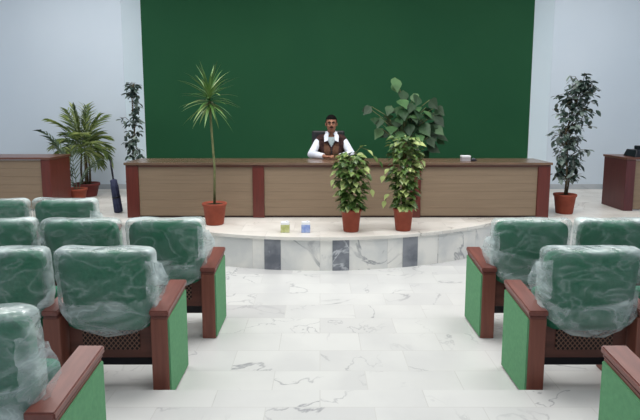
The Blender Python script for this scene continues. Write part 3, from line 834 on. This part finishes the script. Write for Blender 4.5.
# trunk
for c, r in (((0, 0.01, 0.93), (0.165, 0.095, 0.09)), ((0, 0, 0.82), (0.165, 0.11, 0.14)), ((0, 0.0, 0.68), (0.155, 0.115, 0.14)), ((0, 0.01, 0.55), (0.165, 0.12, 0.10))): ball(b, c, r, 20, 14)
for s in (-1, 1):
    ch = arm_chain(s)
    tube(b, [(s * 0.05, 0.01, 1.02), ch[0], ch[1], ch[2], ch[3]], [0.05, 0.056, 0.052, 0.045, 0.040], 14)
    ball(b, ch[3], 0.040, 12, 8); ball(b, ch[1], 0.052, 12, 8)
    tube(b, [ch[3], ch[4], ch[5]], [0.040, 0.036, 0.026], 14); ball(b, ch[5], 0.026, 10, 8)
    # hand resting on the table: palm, four bent fingers, thumb from the side of the palm
    pc = Vector((s * 0.060, -0.425, 0.771))
    ball(b, pc, (0.036, 0.044, 0.017), 12, 8, Matrix.Rotation(s * math.radians(50), 4, 'Z'))
    ax = Vector((-s * 0.76, -0.65, 0)).normalized(); sd = Vector((-s * 0.65, 0.76, 0)).normalized()
    for q, (o_, ln) in enumerate(((0.027, 0.066), (0.009, 0.075), (-0.009, 0.070), (-0.026, 0.054))):
        lift = 0.012 if s > 0 else 0.0
        p0 = pc + ax * 0.034 + sd * o_
        p1 = p0 + ax * ln * 0.42 + Vector((0, 0, 0.007 + lift))
        p2 = p1 + ax * ln * 0.30 + Vector((0, 0, -0.008))
        p3 = p2 + ax * ln * 0.24 + Vector((0, 0, -0.012))
        finger(b, [p0, p1, p2, p3], 0.0085)
    th = pc - ax * 0.012 + sd * 0.032
    finger(b, [th, th + ax * 0.02 + sd * 0.018 + Vector((0, 0, 0.006)), th + ax * 0.045 + sd * 0.022 + Vector((0, 0, 0.004))], 0.0098)
    # legs under the table
    tube(b, [(s * 0.09, 0.0, 0.54), (s * 0.11, -0.22, 0.545), (s * 0.12, -0.42, 0.52), (s * 0.12, -0.43, 0.40), (s * 0.12, -0.40, 0.09)], [0.085, 0.075, 0.058, 0.052, 0.036], 14)
    ball(b, (s * 0.12, -0.46, 0.045), (0.04, 0.11, 0.036), 12, 8)
fuse(b, 'body', M['skin'], man, 0.006, 3)

# shirt: sleeves and trunk, open at the neck
b = bmesh.new()
for c, r in (((0, 0.01, 0.925), (0.172, 0.103, 0.088)), ((0, 0, 0.82), (0.172, 0.118, 0.14)), ((0, 0.0, 0.68), (0.163, 0.123, 0.14)), ((0, 0.01, 0.57), (0.17, 0.128, 0.08))): ball(b, c, r, 20, 14)
for s in (-1, 1):
    ch = arm_chain(s)
    tube(b, [(s * 0.055, 0.012, 1.016), ch[0], ch[1], ch[2], ch[3]], [0.05, 0.054, 0.058, 0.058, 0.052], 16); ball(b, ch[3], 0.052, 12, 10); ball(b, ch[1], 0.057, 12, 10)
    tube(b, [ch[3], ch[4], ch[4].lerp(ch[5], 0.72)], [0.052, 0.050, 0.040], 16)
    tube(b, [ch[4].lerp(ch[5], 0.55), ch[4].lerp(ch[5], 0.78)], [0.043, 0.043], 16)
sh = fuse(b, 'shirt', M['shirt'], man, 0.008, 3)
def patch(bm, pts, th=0.006):
    vs = [bm.verts.new(Vector(p)) for p in pts]; f = bm.faces.new(vs)
    r = bmesh.ops.extrude_face_region(bm, geom=[f])
    for v in [g for g in r['geom'] if isinstance(g, bmesh.types.BMVert)]: v.co += Vector((0, -th, 0))
b = bmesh.new()
for s in (-1, 1):
    # one pointed collar leaf each side, wrapped round the neck
    patch(b, [(s * 0.042, -0.072, 1.085), (s * 0.074, -0.035, 1.105), (s * 0.108, -0.080, 1.045), (s * 0.102, -0.128, 0.960), (s * 0.046, -0.128, 0.985)], 0.010)
    tube(b, [(s * 0.045, -0.065, 1.075), (s * 0.070, -0.01, 1.09), (s * 0.05, 0.05, 1.095), (0, 0.07, 1.095)], 0.020, 8)
finish(b, 'collar', M['shirt'], sh)
b = bmesh.new()
patch(b, [(-0.046, -0.098, 1.03), (0.046, -0.098, 1.03), (0.04, -0.123, 0.96), (0.0, -0.128, 0.895), (-0.04, -0.123, 0.96)], 0.006)
finish(b, 'undershirt', M['undershirt'], man)

# vest: shell over the trunk with V neck, cut from the same shapes
b = bmesh.new()
for c, r in (((0, 0.01, 0.925), (0.170, 0.112, 0.096)), ((0, 0, 0.82), (0.176, 0.128, 0.14)), ((0, 0.0, 0.68), (0.170, 0.133, 0.14)), ((0, 0.01, 0.58), (0.174, 0.136, 0.07))): ball(b, c, r, 20, 14)
for s in (-1, 1): (tube(b, [(s * 0.06, 0.012, 1.030), (s * 0.150, 0.008, 1.000), (s * 0.182, 0.004, 0.965)], [0.05, 0.066, 0.066], 16), ball(b, (s * 0.165, 0.0, 0.90), (0.055, 0.09, 0.10), 14, 10))
v = fuse(b, 'vest', M['vest'], man, 0.008, 3)
me = v.data; bm = bmesh.new(); bm.from_mesh(me)
kill = []
for f in bm.faces:
    c = f.calc_center_median()
    if c.y < 0.0 and c.z > 0.885 and abs(c.x) < (c.z - 0.885) * 0.60 + 0.004: kill.append(f)
    elif c.z > 1.062 and abs(c.x) < 0.085: kill.append(f)
bmesh.ops.delete(bm, geom=kill, context='FACES')
# brown knit fronts, dark borders
me.materials.append(M['vest_front'])
for f in bm.faces:
    c = f.calc_center_median()
    if c.y < -0.05 and c.z < 0.93 and 0.016 < abs(c.x) < 0.105 and abs(c.x) > (c.z - 0.885) * 0.6 + 0.03: f.material_index = 1
bm.to_mesh(me); bm.free()
b = bmesh.new()
for s in (-1, 1):
    for k in range(2):
        pass
tube(b, [(0.0, -0.136, 0.875), (0.0, -0.143, 0.80), (0.0, -0.145, 0.70)], 0.004, 6)
for z in (0.86, 0.80, 0.74): ball(b, (0.0, -0.143, z), (0.008, 0.005, 0.008), 8, 6)
finish(b, 'buttons', M['black_plastic'], v, True)

b = bmesh.new()
for s in (-1, 1):
    tube(b, [(s * 0.08, 0.02, 0.545), (s * 0.11, -0.22, 0.55), (s * 0.12, -0.42, 0.522), (s * 0.12, -0.435, 0.40), (s * 0.12, -0.40, 0.08)], [0.105, 0.088, 0.070, 0.064, 0.054], 14)
ball(b, (0, 0.02, 0.55), (0.18, 0.138, 0.09), 16, 12)
fuse(b, 'trousers', M['trousers'], man, 0.01, 3)
for s in (-1, 1):
    b = bmesh.new(); ball(b, (s * 0.12, -0.465, 0.045), (0.048, 0.128, 0.043), 14, 10); finish(b, 'shoe', M['shoe'], man, True)

# hair, brows, eyes, moustache, mouth
b = bmesh.new(); ball(b, HC + Vector((0, 0.022, 0.040)), (0.085, 0.105, 0.102), 28, 20)
kill = [f for f in b.faces if (lambda c: (c.y < -0.03 and c.z < 0.072 + abs(c.x) * 0.1) or (c.y < 0.03 and c.z < -0.002 and c.y > -0.05) or c.z < -0.055)(f.calc_center_median() - HC)]
bmesh.ops.delete(b, geom=kill, context='FACES')
for vtx in b.verts: vtx.co += (vtx.co - HC).normalized() * 0.004 * noise.noise(vtx.co * 60)
finish(b, 'hair', M['hair'], man, True)
for s in (-1, 1):
    b = bmesh.new(); ball(b, HC + Vector((s * 0.030, -0.086, 0.014)), (0.0135, 0.010, 0.006), 12, 8); e = finish(b, 'eye', M['eye_white'], man, True)
    b = bmesh.new(); ball(b, HC + Vector((s * 0.030, -0.094, 0.014)), (0.0075, 0.004, 0.006), 10, 8); finish(b, 'iris', M['eye_dark'], e, True)
    b = bmesh.new(); tube(b, [HC + Vector((s * 0.012, -0.098, 0.032)), HC + Vector((s * 0.030, -0.098, 0.038)), HC + Vector((s * 0.052, -0.084, 0.031))], [0.006, 0.008, 0.004], 6); finish(b, 'eyebrow', M['hair'], man, True)
b = bmesh.new(); tube(b, [HC + Vector((-0.032, -0.090, -0.050)), HC + Vector((-0.012, -0.103, -0.043)), HC + Vector((0.012, -0.103, -0.043)), HC + Vector((0.032, -0.090, -0.050))], [0.003, 0.006, 0.006, 0.003], 6); finish(b, 'moustache', M['hair'], man, True)
b = bmesh.new(); tube(b, [HC + Vector((-0.024, -0.098, -0.060)), HC + Vector((0, -0.106, -0.060)), HC + Vector((0.024, -0.098, -0.060))], [0.003, 0.005, 0.003], 6); finish(b, 'mouth', M['lip'], man, True)

# his chair
t = empty('office_chair', (PX - 0.01, PY + 0.06, ST), 'black office chair behind the seated man', 'chair')
b = bmesh.new(); box(b, (0, 0, 0.41), (0.48, 0.46, 0.08), 0.03, 3); finish(b, 'seat', M['black_leather'], t)
b = bmesh.new(); box(b, (0, 0, 0), (0.50, 0.06, 0.56), 0.028, 4); b.transform(Matrix.Translation((-0.03, 0.20, 0.83)) @ Matrix.Rotation(math.radians(-5), 4, 'X')); finish(b, 'backrest', M['black_leather'], t)
b = bmesh.new(); box(b, (0, 0.24, 0.5), (0.06, 0.03, 0.30), 0.008); finish(b, 'back_bar', M['black_metal'], t)
b = bmesh.new(); tube(b, [(0, 0, 0.08), (0, 0, 0.38)], 0.028, 12); finish(b, 'column', M['chrome'], t, True)
for k in range(5):
    a = 2 * PI * k / 5 + 0.3
    b = bmesh.new(); tube(b, [(0, 0, 0.09), (math.cos(a) * 0.26, math.sin(a) * 0.26, 0.065)], [0.024, 0.015], 8); l = finish(b, 'leg', M['black_metal'], t, True)
    b = bmesh.new(); ball(b, (math.cos(a) * 0.26, math.sin(a) * 0.26, 0.027), (0.027, 0.027, 0.027), 10, 8); finish(b, 'caster', M['black_plastic'], l, True)

# ------------------------------------------------------------------ light, camera
w = bpy.data.worlds.new('hall_air'); SC.world = w; w.use_nodes = True
bg = w.node_tree.nodes['Background']; bg.inputs['Color'].default_value = (0.80, 0.88, 1.0, 1); bg.inputs['Strength'].default_value = 0.55

F, PITCH_D = 520.0, 7.0
cam = bpy.data.cameras.new('camera'); co = bpy.data.objects.new('camera', cam); COL.objects.link(co)
co.location = (0, 0, 1.78); co.rotation_euler = (math.radians(90 - PITCH_D), 0, 0)
cam.sensor_width = 36; cam.sensor_fit = 'HORIZONTAL'; cam.lens = 36 * F / 640
cam.shift_y = -(210 - (112 + F * math.tan(math.radians(PITCH_D)))) / 640
cam.clip_start = 0.05
SC.camera = co
SC.view_settings.view_transform = 'Standard'
SC.view_settings.look = 'None'
SC.view_settings.exposure = 0.0
